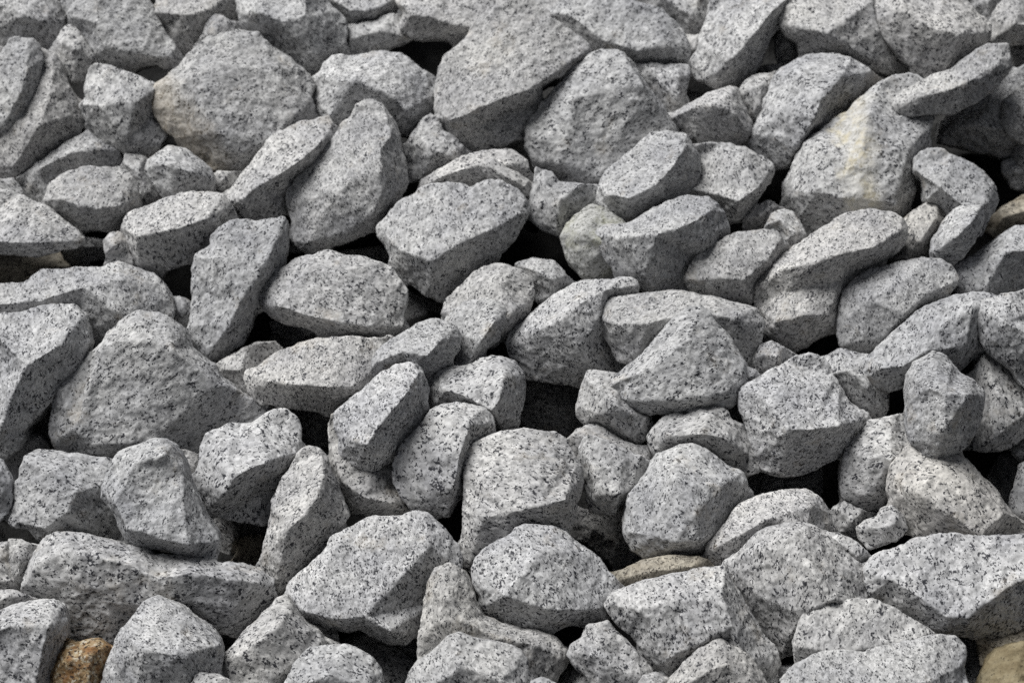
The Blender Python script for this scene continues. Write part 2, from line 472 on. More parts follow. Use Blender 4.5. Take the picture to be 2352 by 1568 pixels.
# ------------------------------------------------------------------ the surveyed stones
# id | order nudge | material | label | outline | crest lines with heights
DATA = """
A1|0/-120|g|dark shaded rock filling the top left corner of the pile|-60,-60 200,-60 245,0 285,45 290,95 262,180 240,235 180,230 120,250 30,260 -60,300|-40,20,60 60,40,90 120,80,110 210,110,90 250,190,20
A2|0/-120|g|small dark wedge stone below the top left corner rock|290,125 320,110 355,140 400,210 440,280 400,340 350,375 310,360 270,290 245,240 262,185|300,200,40 350,230,60 400,270,20
A3|40|g|large smooth slab leaning down to the right along the top left edge|270,-60 640,-60 700,40 740,110 770,170 815,230 825,265 790,305 720,290 640,305 590,310 500,300 455,285 430,260 395,200 370,150 310,70 280,10|440,-20,70 470,120,110 500,230,110 560,285,60;500,230,110 660,260,100 790,270,40
A4|-40|g|half hidden rock touching the top edge just left of the little peaked stone|700,60 715,20 725,-60 1080,-60 1090,60 1050,100 980,180 870,240 830,270 800,230 770,165 740,110|720,60,40 860,80,90 940,70,90 1030,0,50
A5|-20/-300|g|little pale peaked stone poking up behind the broad rock with the tan lower face|965,85 985,70 1010,72 1095,128 1120,200 900,250 890,215 930,160|970,90,20 1000,140,50 1010,190,50
A6|60|o|broad pale rock with a tan stained lower left face|685,440 710,385 760,350 850,260 880,235 930,195 960,170 1060,145 1110,135 1180,150 1215,185 1290,240 1360,290 1420,340 1445,390 1425,440 1450,560 1300,700 1110,815 1000,780 930,730 880,690 800,630 745,580 700,500|720,390,20 870,370,90 920,480,120 1000,620,130 1120,710,100 1250,650,110 1400,500,90;870,370,90 1050,300,100 1250,330,100;1120,710,100 1110,780,30
A7|0|g|tall rock at the top edge with a bright hollow and a shaded right side|1085,-60 1490,-60 1500,10 1560,60 1590,110 1590,250 1500,260 1465,310 1445,375 1380,300 1300,240 1215,175 1160,140 1110,120 1095,50|1410,-40,100 1410,90,130 1300,110,120 1230,155,40;1100,60,30 1200,70,110 1300,110,120;1410,90,130 1440,260,70
A8|-30|g|blunt rounded rock hanging from the top edge beside the long pale slab|1500,-60 1830,-60 1820,40 1750,90 1690,115 1640,125 1605,115 1560,60 1495,0|1540,10,50 1620,60,90 1720,60,90 1800,10,50
A9|-120/-200|g|dim flat stone under the blunt rounded rock at the top|1590,130 1700,100 1800,60 1850,100 1900,180 1800,210 1700,240 1600,250|1620,180,40 1750,150,60 1860,170,30
A10|60/-60|g|long pale slab with a dark front edge at the top centre|1820,-60 2330,-60 2400,60 2260,200 2180,200 2110,190 2000,175 1900,175 1840,145 1830,110 1850,60 1820,10|1850,30,50 1890,80,100 1980,90,120 2080,130,110 2200,140,90 2300,120,60
A11|100/70|g|big pale overhanging rock at the top centre with a pointed right end|1985,490 1990,420 2005,370 2020,310 2050,260 2110,210 2145,170 2165,120 2220,60 2290,20 2350,-5 2440,-5 2480,20 2520,60 2560,100 2640,160 2700,205 2712,225 2690,250 2610,320 2550,360 2485,400 2485,440 2480,560 2440,600 2370,640 2250,690 2160,718 2110,660 2060,610 2010,560|1995,540,20 2060,555,90 2150,530,130 2280,480,150 2420,430,140 2540,350,90 2680,240,30;2100,610,50 2200,590,30 2300,540,15 2450,490,0
A12|200|g|narrow upright slab leaning over the rock at the upper left border|-60,250 0,245 40,180 85,165 110,175 145,172 180,210 190,260 175,340 150,430 110,520 70,570 30,600 -60,625|130,190,20 140,300,60 100,450,70 40,560,40
A13|-60|g|tall rock with a straight right edge behind the narrow leaning slab|150,200 185,220 245,245 280,300 305,380 340,440 360,500 385,550 370,590 320,640 250,690 170,745 120,790 80,815 -60,820 -60,560|240,260,15 250,400,90 330,540,70;250,400,90 200,600,120 80,770,50
A14|0|g|blocky rock with a bright top and drooping grey front beside the tan faced rock|405,310 430,290 500,300 560,320 640,350 715,395 690,440 700,520 745,590 735,660 700,700 640,725 600,715 560,690 490,665 440,640 400,560 365,490 395,450 385,400|370,480,30 460,490,130 560,480,150 640,480,130 690,430,50;560,480,150 600,640,110
A15|-130/-330|g|shadowed rock wedged beneath the bright topped blocky rock|400,600 440,640 540,690 545,740 500,800 400,830 260,850 230,930 130,900 80,820 170,750 320,650|180,780,40 300,720,80 420,690,70
A16|0|g|lumpy rock shaped like a loaf with a bright top in the left part|210,920 215,890 225,850 260,820 300,790 370,770 430,765 540,765 590,800 625,850 635,900 620,950 580,980 560,1020 480,1060 400,1055 330,1020 260,985 215,940|215,920,30 290,920,120 380,950,150 470,965,150 560,950,120 620,920,30
A17|0|g|small rounded dull stone tucked under the broad tan faced rock|680,730 720,700 780,670 840,680 900,720 960,770 985,820 950,870 930,890 860,920 780,925 740,890 700,840 665,790|720,760,60 800,770,100 900,800,90 940,860,20;800,770,100 790,880,50
A18|-150/-450|g|dark small stone in the gap beside the loaf shaped rock|570,700 660,720 680,800 720,860 760,920 700,950 640,940 620,850 560,780|640,800,40 680,880,40
A19|-150/-450|g|dark scrap of rock in the gap above the pale leaning slab|1000,790 1100,800 1090,870 1000,900 950,870|1030,830,40
A20|-150|g|dark low stone at the left border above the flat pointed slab|-60,830 60,815 100,880 130,950 -60,960|20,870,40
A21|100|g|flat slab pointing right like a ship prow at the left border|-60,870 40,875 110,905 200,945 260,990 320,1040 365,1070 390,1105 360,1130 290,1145 220,1165 160,1175 60,1165 -60,1155|-50,1100,110 80,1120,110 220,1120,90 370,1105,20
A22|-300|g|dull tail shaped stone beneath the prow shaped slab|200,1110 380,1090 460,1105 500,1135 480,1165 420,1190 330,1220 250,1210 190,1180|260,1150,40 380,1130,60 470,1140,20
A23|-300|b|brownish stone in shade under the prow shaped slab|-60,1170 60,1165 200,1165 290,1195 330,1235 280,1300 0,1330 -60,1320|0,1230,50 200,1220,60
A24|-60/-160|g|dull stone between the loaf shaped rock and the block with a square left end|480,1110 500,1070 540,1060 580,1100 610,1210 590,1250 500,1220|530,1130,50
A25|-60|g|broad grey rock running in from the left border below the prow shaped slab|-60,1350 0,1310 110,1300 190,1245 300,1240 480,1220 540,1200 590,1220 630,1235 700,1260 750,1310 790,1370 800,1420 760,1520 600,1560 400,1580 300,1500 -60,1500|0,1400,50 200,1380,110 400,1320,110 560,1290,90;400,1320,110 560,1440,120
A26|-200/-200|g|small lumps of grey stone right of the broad grey rock at the left|790,1360 860,1380 890,1440 870,1500 830,1520 780,1480|830,1430,40
A27|0|g|block with a square left end and flat pale top near the leaning slab|565,1030 580,990 620,960 700,935 790,905 870,885 960,878 1030,890 1060,940 1060,1010 970,1060 960,1110 900,1180 850,1210 760,1240 720,1262 660,1235 625,1215 600,1130 575,1090|575,1050,30 640,1090,120 750,1070,140 850,1050,140 960,1010,110;640,1090,120 650,1200,40
A28|60|g|pale slab leaning against the tall pointed rock|1025,925 1060,870 1120,790 1150,740 1230,640 1280,600 1380,560 1460,540 1510,530 1535,600 1530,630 1450,740 1330,850 1320,960 1300,985 1200,1000 1100,1010 1060,1000 1040,960|1040,930,20 1130,920,120 1190,870,150 1300,810,160 1400,740,150 1500,640,90
A29|120|g|tall pointed rock shaped like a fin with a shaded right flank|1620,520 1640,480 1680,457 1720,460 1760,490 1780,520 1815,560 1835,620 1840,680 1860,740 1865,830 1840,900 1790,970 1760,1010 1710,1060 1620,1100 1530,1130 1430,1158 1380,1145 1350,1110 1340,1060 1345,1040 1340,990 1320,930 1325,870 1400,790 1480,700 1540,610 1600,550|1770,510,20 1800,630,80 1755,690,150 1752,800,170 1765,900,160 1720,990,120 1600,1070,90 1420,1120,50;1550,900,130 1640,820,140
A30|-200|g|small lump peeking out under the fin shaped rock|1290,1140 1310,1080 1345,1040 1400,1060 1430,1140 1350,1160|1350,1100,40
A31|0|g|rock with a knobbed left shoulder and many small hollows behind the fin shaped rock|1490,290 1520,255 1555,245 1590,258 1680,248 1760,238 1840,245 1900,285 1960,330 1990,375 1995,430 1985,500 1930,560 1880,600 1840,615 1700,640 1560,640 1530,580 1440,540 1425,440 1450,380|1480,340,50 1560,380,110 1640,385,140 1740,380,120 1800,450,140 1870,520,120 1970,450,30;1560,380,110 1520,540,70;1540,270,40 1560,330,80
A32|-100|g|dark spotted stone between the fin shaped rock and the overhanging rock|1930,560 1980,520 2040,600 2100,640 2150,710 2080,770 1980,800 1940,820 1870,815 1850,690 1890,620|1930,620,40 1990,700,80 2080,720,50
A33|-60|g|thin curved shard tapering to a point at its left end|1915,870 1930,830 2000,790 2070,750 2140,720 2250,690 2352,690 2420,740 2440,860 2300,900 2100,900 2000,850|1940,860,15 2070,800,70 2200,760,80 2350,760,60
A34|0|g|small rod shaped shard lying over the thin curved shard|2205,760 2225,735 2270,730 2320,770 2380,800 2430,830 2442,870 2420,900 2340,870 2290,830 2230,800|2240,760,40 2330,820,50 2410,860,30
A35|150|g|large rounded wedge of pale rock with a notched upper edge near the centre|1760,1010 1800,960 1880,900 1940,860 1980,845 2050,840 2110,842 2160,860 2230,825 2290,825 2340,850 2400,890 2435,935 2430,980 2370,1090 2260,1200 2180,1270 2100,1310 2040,1370 2000,1380 1950,1360 1890,1310 1830,1290 1810,1220 1780,1150 1735,1080 1730,1040|1740,1070,20 1860,1160,130 1990,1200,170 2120,1120,180 2260,1060,170 2410,970,50;1990,1200,170 1970,1370,30;2160,880,50 2140,960,100
A36|60|g|tall narrow rock with a broken step on its left side below the square ended block|970,1080 1000,1040 1060,1010 1180,1010 1270,1005 1300,995 1318,1020 1312,1100 1300,1180 1270,1230 1210,1320 1190,1400 1160,1450 1150,1500 1110,1580 1000,1640 950,1660 860,1610 870,1500 880,1450 885,1380 880,1220 890,1170 970,1130 965,1100|1300,1010,10 1270,1120,90 1230,1220,110 1120,1380,130 1070,1490,120 960,1640,30;900,1180,30 1000,1190,100
A37|100|g|flat topped oval rock with a thin shadowed base right of the stepped rock|1200,1400 1195,1350 1225,1300 1270,1240 1330,1215 1350,1190 1440,1170 1490,1150 1550,1160 1640,1180 1720,1195 1800,1230 1840,1290 1870,1340 1872,1400 1855,1450 1860,1520 1780,1545 1640,1545 1500,1540 1400,1500 1260,1460 1220,1430|1205,1390,20 1300,1410,110 1420,1450,130 1560,1480,130 1700,1500,110 1850,1500,20;1300,1410,110 1400,1250,80 1600,1240,70
B2|0|g|smooth rock behind the apex of the big upright pale rock near the top|175,60 200,30 235,-10 540,-10 560,0 620,20 690,45 740,90 780,130 805,170 815,230 810,290 700,297 640,293 570,290 540,270 460,240 400,220 330,230 200,90|190,60,20 260,75,90 320,120,120 420,200,130 560,240,120 700,230,110 800,220,30
B3|-100/-220|g|dark spotted rock at the top edge between two paler ones|540,-40 920,-40 905,60 890,130 870,180 820,180 780,120 740,80 690,40 600,10|700,0,40 820,80,60
B4|40|g|tall tongue shaped rock coming down from the top edge with a shaded right flank|915,-30 1330,-30 1290,20 1240,90 1180,170 1160,230 1140,290 1100,360 1030,390 970,405 920,400 850,370 835,320 830,270 855,240 860,190 880,130 905,60|1280,-20,60 1190,60,130 1110,160,170 1050,230,180 1000,290,160 930,360,70
B5|-120|g|small dull lump left of the tongue shaped rock|790,180 860,165 880,200 850,260 825,300 800,290 790,240|830,230,30
B6|-120/-200|g|square spotted stone in the recess right of the big upright pale rock|560,300 700,297 815,297 818,340 800,400 800,490 770,510 720,530 660,450 600,370|640,340,30 760,360,50 760,460,50
B7|0|g|small rock with a sharp bent crest below the tongue shaped rock|725,530 770,510 830,470 900,430 950,415 1000,400 1030,405 1050,440 1075,510 1100,560 1105,610 1080,640 1000,645 930,645 840,635 790,600 760,570|735,540,15 830,500,80 920,490,130 990,440,90;990,440,90 1010,530,130 1080,610,60
B8|-200|g|dim sliver of stone behind the small rock with the bent crest|790,420 880,430 900,450 830,480 770,520|830,450,30
B9|-20|g|small pale rounded stone left of the tall rock with a brownish flank|1060,400 1080,370 1130,345 1190,335 1240,340 1260,420 1180,520 1120,565 1080,540 1055,480|1080,420,50 1140,400,70 1130,500,60
B10|-100/-260|g|dark scrap behind the small pale rounded stone|1130,330 1160,300 1250,290 1290,340 1200,360|1200,320,30
B11|60|o|tall rock with a brownish smooth right flank|1105,640 1120,580 1150,500 1180,420 1200,360 1250,310 1320,265 1400,248 1480,245 1540,260 1600,290 1650,330 1690,365 1640,410 1590,450 1520,510 1430,600 1360,650 1310,700 1270,760 1240,770 1200,745 1130,710 1110,680|1560,275,30 1490,370,140 1410,460,180 1370,560,180 1300,680,120 1250,755,30;1120,620,30 1220,520,110 1300,350,100
B12|120|g|wedge shaped rock at the top edge with a thin shaded underside|1235,80 1290,-20 1660,-40 1680,40 1690,120 1740,190 1760,260 1750,330 1690,330 1610,280 1540,245 1450,240 1350,240 1310,190 1260,160 1235,125|1240,110,20 1330,140,120 1430,170,150 1530,220,110 1640,280,80 1730,310,20;1640,20,110 1680,150,110 1735,270,30;1430,170,150 1640,20,110
B13|-100|g|small dark stone under the left end of the wedge shaped rock|1215,180 1240,140 1290,160 1340,220 1370,250 1300,275 1240,270 1210,250|1270,200,40
B14|160|g|large angular rock in the upper right with a bright upper face|1665,30 1690,-30 2080,-30 2110,20 2150,60 2200,110 2195,160 2150,210 2080,270 2030,330 2000,340 1920,365 1870,330 1800,270 1750,220 1700,150 1670,80|1770,-20,70 1800,60,140 1870,120,170 1930,150,180 2030,170,170 2130,160,100 2190,140,15;1930,150,180 1990,330,20
B15|420|g|long curved shard in the upper right lying over its neighbours|1755,460 1800,420 1870,380 1950,345 2030,325 2090,270 2150,225 2200,200 2285,200 2285,250 2300,310 2270,350 2230,390 2170,440 2100,480 2030,515 1950,520 1880,530 1830,540 1780,520 1745,510|1760,490,15 1870,450,100 2000,420,130 2130,360,130 2230,300,90 2290,260,15
B16|-20|g|rock cut by the right border beside the large angular rock|2210,80 2240,20 2290,-30 2420,-30 2420,190 2300,200 2260,190 2205,190 2215,130|2230,100,40 2300,120,90 2420,130,90
B17|-100/-240|g|dim rock at the top edge behind the large angular rock|2090,-30 2260,-30 2230,40 2200,120 2150,60|2180,20,40
B18|-120|g|broad grey rock at the right border beneath the long curved shard|1970,560 2040,520 2130,480 2230,400 2290,330 2420,270 2420,720 2352,700 2240,722 2190,700 2120,690 2050,670 1960,655 1965,600|1980,600,30 2100,580,110 2220,600,130 2350,620,110;2100,580,110 2250,450,90
B19|0|g|rock cut by the right border in front of the broad grey one|2260,470 2300,430 2352,380 2450,360 2450,680 2352,660 2290,630 2255,560|2280,500,50 2350,500,110 2430,560,110
B20|0|y|large rough rock with a yellow and white stained streak|1255,910 1260,850 1290,780 1310,720 1340,660 1400,610 1470,560 1550,510 1600,440 1690,380 1760,340 1830,330 1900,370 1950,520 1930,560 1925,650 1890,780 1870,830 1850,900 1800,990 1700,1050 1500,1080 1390,1110 1340,1100 1300,1000 1260,960|1265,880,20 1380,890,120 1560,930,160 1740,940,150 1850,880,40;1620,560,120 1580,750,160 1560,930,160;1400,680,90 1580,750,160;1580,750,160 1800,700,120
B21|200|g|curved rock bent like an elbow near the right border|1850,720 1880,695 1930,682 1990,690 2060,730 2120,760 2180,800 2215,850 2225,920 2200,980 2185,1010 2160,1080 2050,1100 2000,980 1950,930 1900,920 1890,820 1850,790|1860,790,30 1950,870,120 2060,960,150 2160,940,120 2215,900,20
B22|200|g|small knobbly stone below the elbow shaped rock|1930,1160 1940,1100 1980,1040 2020,980 2060,950 2120,940 2165,940 2165,1000 2150,1070 2110,1130 2070,1180 2010,1200 1950,1185|1950,1150,30 2030,1090,100 2100,1020,100 2150,950,30;2030,1090,100 2080,1150,40
B23|-50|o|pale warm toned stone with a sharp crest left of the small knobbly stone|1750,1100 1800,1010 1850,970 1950,925 1990,950 2010,1000 1960,1080 1930,1150 1900,1190 1800,1210 1740,1200|1955,930,10 1930,1010,90 1860,1110,110 1800,1190,60
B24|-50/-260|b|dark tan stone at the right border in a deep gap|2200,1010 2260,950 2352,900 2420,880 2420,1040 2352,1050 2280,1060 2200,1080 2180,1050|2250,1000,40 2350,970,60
B25|-150/-400|g|dim stone at the right border below the broad grey one|2260,740 2352,715 2420,720 2420,880 2300,865 2280,820 2255,790|2320,790,50
B26|-50|g|broken edged rock at the right border right of the bean shaped rock|2030,1230 2100,1190 2180,1140 2260,1080 2320,1040 2420,1030 2420,1340 2200,1400 2070,1400 2050,1350 2060,1290|2050,1270,20 2150,1230,60 2250,1160,110 2400,1150,120;2150,1230,60 2160,1330,70
B27|60|g|largest upright pale rock with a flat face in the upper centre|55,590 80,540 130,480 200,400 260,330 310,260 350,240 420,225 490,220 530,250 560,290 600,370 660,450 720,530 755,600 760,640 700,760 500,820 410,845 350,850 250,845 210,795 140,765 90,740 60,680|70,620,30 160,650,90 220,750,100 300,810,60 400,820,50;510,250,60 600,400,110 735,590,30;160,650,90 300,450,90
B28|120|g|pale block with a crisp front edge propped on the largest upright pale rock|395,870 410,830 440,780 530,710 600,640 640,605 760,605 800,610 825,650 850,710 860,780 830,860 780,900 680,950 610,990 550,1010 490,1012 430,985 395,940 390,900|400,890,20 450,900,100 530,920,160 640,870,180 720,790,180 790,680,110 800,620,20;530,920,160 510,1005,20
B29|-50|g|foliated slab with a dark lower rim right of the crisp edged block|820,670 900,655 1000,655 1080,675 1130,710 1200,760 1200,800 1160,870 1090,950 1020,1020 990,1010 950,940 900,910 790,890 850,780|1195,780,20 1120,870,120 1030,930,140 950,900,80 830,870,30;1120,870,120 1050,720,60
B30|-60/-160|g|dark spotted upright stone beneath the largest upright pale rock|110,770 180,790 220,840 330,850 390,870 380,930 300,980 250,1050 210,1080 130,1050 80,980 90,880|150,850,50 220,920,80 200,1040,40
B31|-40|n|greenish tinted stone behind the long ribbed rock|220,1090 250,1030 300,980 370,940 430,960 500,1010 600,1100 560,1200 500,1280 380,1285 320,1270 270,1220 240,1150|240,1080,20 330,1080,110 420,1120,120;330,1080,110 350,1230,60
B32|60|g|long ribbed rock with a rounded right end below the crisp edged block|380,1060 430,1035 540,1020 600,990 680,950 760,915 830,900 900,905 950,930 985,980 1000,1030 980,1090 900,1130 840,1180 800,1250 795,1300 830,1350 700,1345 620,1340 560,1300 500,1280 440,1200 390,1130|390,1080,20 500,1100,120 660,1080,160 820,1030,160 920,960,80;820,1030,160 880,1120,90;500,1100,120 600,1260,100
B33|-120|g|dark stone in the gap below the foliated slab|1060,1010 1110,950 1180,920 1260,960 1180,1040 1080,1060|1140,990,40
B34|-40|g|small pale lump between the triangular spotted slab and the yellow streaked rock|1165,1040 1200,980 1250,960 1290,970 1350,1080 1340,1110 1290,1140 1260,1180 1240,1100 1180,1060|1230,1010,30 1290,1080,40
B35|20|g|triangular spotted slab left of the big folded rock|790,1280 810,1230 850,1180 920,1130 990,1090 1040,1065 1150,1055 1210,1058 1240,1090 1260,1150 1220,1200 1160,1240 1110,1310 1100,1385 1050,1380 970,1370 850,1330 800,1310|800,1285,15 950,1280,90 1060,1290,100 1160,1210,90 1230,1100,30;950,1280,90 1040,1150,80
B36|80|g|big folded rock with a concave hollow across its face|1100,1340 1120,1290 1160,1240 1220,1190 1300,1130 1370,1090 1420,1050 1500,1000 1570,975 1640,968 1740,975 1790,1000 1815,1040 1820,1100 1780,1150 1700,1210 1600,1260 1530,1300 1510,1400 1490,1500 1400,1550 1350,1590 1290,1620 1230,1620 1170,1600 1150,1520 1120,1400|1110,1330,30 1230,1240,130 1380,1210,180 1500,1170,190 1640,1140,170 1780,1060,80;1250,1340,90 1400,1320,90 1500,1290,80;1200,1480,120 1320,1450,150 1440,1450,110
B37|160|g|bean shaped pale rock with a fine rounded right tip|1495,1490 1510,1400 1530,1330 1570,1290 1650,1230 1750,1215 1840,1190 1900,1183 1980,1190 2030,1230 2055,1280 2050,1310 1990,1360 1900,1400 1830,1460 1770,1530 1710,1590 1650,1610 1560,1610 1510,1590 1500,1540|2045,1290,15 1900,1350,100 1790,1440,130 1690,1560,60;1520,1480,30 1620,1380,110 1800,1280,100;1620,1380,110 1600,1560,60
M1|-60|g|rock with a sharp diagonal crest and dark left face in the centre|1150,790 1160,750 1220,700 1290,640 1370,570 1450,520 1510,500 1600,500 1680,495 1740,498 1757,530 1740,560 1660,590 1620,650 1620,740 1640,820 1690,880 1680,920 1590,960 1500,975 1400,978 1330,970 1280,960 1230,930 1200,880 1160,840|1160,770,15 1290,730,130 1400,680,180 1500,600,150 1600,550,90 1740,530,15;1400,680,180 1470,820,150 1480,950,30;1600,550,90 1560,700,130
M2|-60|g|small pale stone with a shaded underside above the rock with the diagonal crest|1190,430 1240,415 1280,402 1370,415 1410,460 1450,520 1400,570 1320,610 1290,600 1270,530 1220,460|1210,440,10 1290,460,70 1370,500,90 1360,570,40
M3|-40|g|rounded grey rock in the centre behind the small flat faced stone|860,650 870,600 920,550 1000,470 1080,435 1150,430 1220,460 1265,500 1278,560 1260,630 1210,700 1150,760 1090,810 1000,800 880,700|1270,590,10 1190,640,120 1120,720,130 1080,790,40;1190,640,120 1100,520,80
M4|40|g|small flat faced stone leaning on the rounded grey rock|870,690 900,640 960,600 1050,590 1130,605 1155,640 1150,700 1110,780 1050,830 1010,900 940,910 900,900 880,800 860,740|1120,620,20 1100,690,90 1030,790,100 980,890,40
M5|160|g|pale slab resting over the right end of the long low slab|525,920 530,880 560,830 620,780 700,730 800,680 850,690 920,720 940,760 930,830 880,890 830,940 790,975 740,940 700,900 640,910 560,960|905,725,20 860,770,110 790,850,140 720,900,80;560,880,60 680,830,120 790,850,140
M6|0|g|long low slab with a dark overhung base left of centre|-50,920 0,910 50,870 130,830 200,800 270,780 400,768 520,770 620,760 640,790 600,850 560,950 510,1000 440,1040 360,1110 300,1105 200,1090 80,1070 20,1070 -30,1010 -45,960|-40,945,10 60,965,110 200,980,160 340,990,170 450,985,130;60,1040,30 200,1060,30 340,1080,30
M7|160|g|stubby rod shaped rock in front of the long low slab|360,1150 360,1110 400,1080 460,1030 520,980 570,930 640,890 700,880 740,890 760,920 780,960 790,1000 780,1060 770,1130 720,1190 670,1250 640,1310 590,1350 520,1385 450,1370 420,1330 385,1300 380,1220 365,1180|375,1190,20 440,1240,120 520,1250,180 580,1160,200 620,1110,200 700,1020,180 755,920,50;520,1250,180 540,1370,30;580,1160,200 600,1280,100
M8|-200/-60|o|rounded base rock under the stubby rod shaped rock|330,1190 345,1120 400,1150 500,1200 640,1340 650,1450 700,1520 720,1560 650,1590 560,1580 480,1580 420,1550 380,1500 350,1400 340,1300 335,1240|345,1250,10 400,1420,100 500,1490,140 640,1520,110 700,1560,20
M9|120/30|g|smooth leaning slab with a shaded right edge left of the cube shaped rock|640,1330 660,1280 700,1220 760,1160 800,1100 850,1080 920,1072 980,1078 1050,1090 1085,1130 1095,1170 1050,1230 990,1290 965,1340 955,1430 920,1520 890,1580 860,1592 800,1570 740,1560 700,1530 660,1480 630,1430 625,1390|1045,1095,15 985,1160,120 940,1300,150 915,1440,130 880,1580,20;985,1160,120 880,1110,60
M10|40|g|rock with a bright saddle shaped top between the rod and the crested rock|800,1020 800,990 840,930 900,900 970,900 1030,870 1080,855 1130,858 1190,880 1230,930 1235,970 1225,1050 1210,1150 1190,1190 1100,1200 1090,1140 1030,1090 940,1085 860,1090 810,1090|805,1005,20 880,1005,120 960,1030,150 1085,1100,190 1120,1040,190 1140,950,150 1170,880,20
M11|160|g|cube shaped rock with a flat bright top and square front face|965,1290 1000,1250 1080,1210 1160,1190 1230,1185 1310,1195 1380,1205 1425,1235 1445,1275 1470,1330 1492,1370 1498,1430 1488,1490 1470,1560 1441,1660 1300,1800 1100,1880 994,1864 954,1790 944,1690 954,1584 960,1500 958,1400|958,1560,30 1040,1585,150 1150,1560,210 1300,1530,220 1420,1500,180 1490,1450,30
M13|-60|g|broad rock with an arched top behind the big triangular rock|1565,640 1600,600 1680,575 1780,560 1900,552 1980,560 2050,575 2140,590 2240,615 2300,640 2330,700 2320,780 2300,850 2260,900 2100,950 1800,900 1700,880 1660,870 1630,810 1600,730 1570,680|1570,670,15 1660,710,110 1800,700,130 2000,650,110 2200,680,100 2310,700,20;1660,710,110 1740,860,60
M14|-650/-620|g|dark stone deep in the gap under the flat topped oval rock|60,700 250,740 330,765 320,810 180,820 110,850 90,780|200,780,40
M15|-650/-620|g|black shaded stone in the gap left of the rounded grey centre rock|690,560 820,590 870,650 860,720 760,740 690,740|780,660,30
M16|-650/-620|g|dark stone in shade above the flat topped oval rock|360,380 560,350 640,450 520,430|520,400,30
M17|-650/-620|g|dark rough rock deep in the recess below the crested centre rock|1200,950 1400,985 1500,980 1500,1060 1500,1180 1430,1230 1180,1220 1225,1080|1300,1050,60 1420,1110,60
D1|160|g|small arrowhead shaped stone leaning on the cube shaped rock|335,440 360,430 440,460 520,500 590,530 622,560 600,610 550,690 530,720 490,750 470,795 430,790 360,780 345,730 335,650 325,570 315,490|330,460,15 375,600,90 385,700,90 480,700,110 545,680,30;480,700,110 470,790,20
D2|-100/-140|g|low dull rock behind the arrowhead shaped stone|245,470 300,410 350,380 390,380 430,410 500,450 560,480 620,510 640,540 600,600 400,600 330,560 290,500|320,430,60 450,480,90 600,540,50
D3|-60|g|bent grey rock under the left foot of the big triangular rock|295,310 310,250 330,180 350,135 400,140 470,145 520,190 540,250 600,300 640,340 630,400 610,450 560,460 500,430 420,390 380,380 330,370 300,340|330,170,20 400,230,90 480,300,120 610,360,60;300,300,20 400,330,90 560,440,40
D4|200/50|g|big triangular rock with a pale left edge in the right centre|440,200 470,170 540,110 590,70 640,20 700,-50 750,-110 810,-155 870,-160 900,-140 960,-70 1020,0 1050,50 1080,100 1080,170 1050,250 990,300 900,315 820,330 760,340 700,330 620,335 560,310 520,270 460,230|860,-145,20 810,-20,120 680,90,150 560,150,110 450,195,20;540,270,70 700,270,150 850,260,150 1000,220,90;680,90,150 700,270,150
D5|-100|g|small pale scrap right of the big triangular rock|1075,130 1125,135 1135,180 1080,210 1040,190|1090,165,30
D6|-100|g|small stone chip between the arched rocks and the big boxy rock|980,300 1050,250 1080,330 1075,400 1020,370|1040,320,30
D7|-60|g|rock with a humped grey back behind the rounded dome rock|625,440 650,400 700,355 780,335 860,310 940,300 975,310 1010,360 1060,410 1090,470 1110,530 1130,600 1060,620 900,560 700,520 650,515 630,480|635,450,15 720,430,100 860,420,140 960,440,130 1090,520,30;860,420,140 900,340,70
D8|40|g|dome shaped rock with a central ridge right of the arrowhead stone|515,830 520,780 540,710 570,670 620,610 640,560 670,520 730,500 780,475 830,472 880,495 940,530 1000,580 1060,600 1085,650 1088,720 1020,770 980,820 950,900 890,970 840,975 740,985 670,998 600,990 550,960 530,920 512,870|760,500,30 740,620,140 810,680,170 830,780,190 850,900,160;525,870,30 640,880,130 740,910,160 850,900,160 950,860,60;810,680,170 980,640,90
D9|-650/-620|g|dark spotted stone in the gap between the cube and dome rocks|270,870 290,780 350,780 460,800 520,760 510,850 530,930 600,1000 480,1070 440,1000 340,920|380,860,40 480,920,40
D10|-200/-330|b|flat brown stained stone under the dome shaped rock|480,1090 500,1060 560,1030 640,1005 740,990 860,990 900,1000 930,1060 760,1110 620,1150 490,1190 470,1120|500,1090,20 640,1050,60 820,1030,60
D11|160|g|big boxy rock with three sharp faces on the right side|1050,250 1060,210 1120,180 1180,140 1250,110 1310,70 1370,60 1420,65 1460,110 1500,200 1560,290 1630,330 1635,370 1600,420 1550,470 1530,520 1440,560 1350,600 1270,620 1190,610 1130,590 1110,530 1090,450 1070,370 1055,300|1060,230,20 1120,240,90 1190,300,170 1250,400,220 1350,400,210 1480,380,180 1625,360,20;1250,400,220 1220,600,30;1120,240,90 1120,190,20
D12|-60/-160|g|small rough stone above the big boxy rock|1115,80 1140,20 1190,0 1250,30 1300,80 1200,140 1140,140|1140,60,30 1210,70,50
D13|-40|g|rock in the gap right of the big boxy rock|1410,170 1430,110 1470,60 1510,30 1560,50 1640,60 1700,150 1730,240 1720,310 1690,355 1600,330 1540,300 1470,250 1420,200|1430,160,30 1540,130,100 1620,200,110 1690,300,30
D14|200|g|pale rock with a rounded nose below the bean shaped rock|1600,130 1620,90 1690,30 1760,-30 1830,-95 1900,-155 2000,-195 2120,-225 2200,-215 2290,-190 2300,-100 2200,0 2150,60 2000,150 1850,200 1800,210 1740,230 1680,210 1620,170|1605,130,10 1690,120,110 1780,110,150 1880,40,170 1960,-80,150 2100,-150,130;1880,40,170 2050,30,150
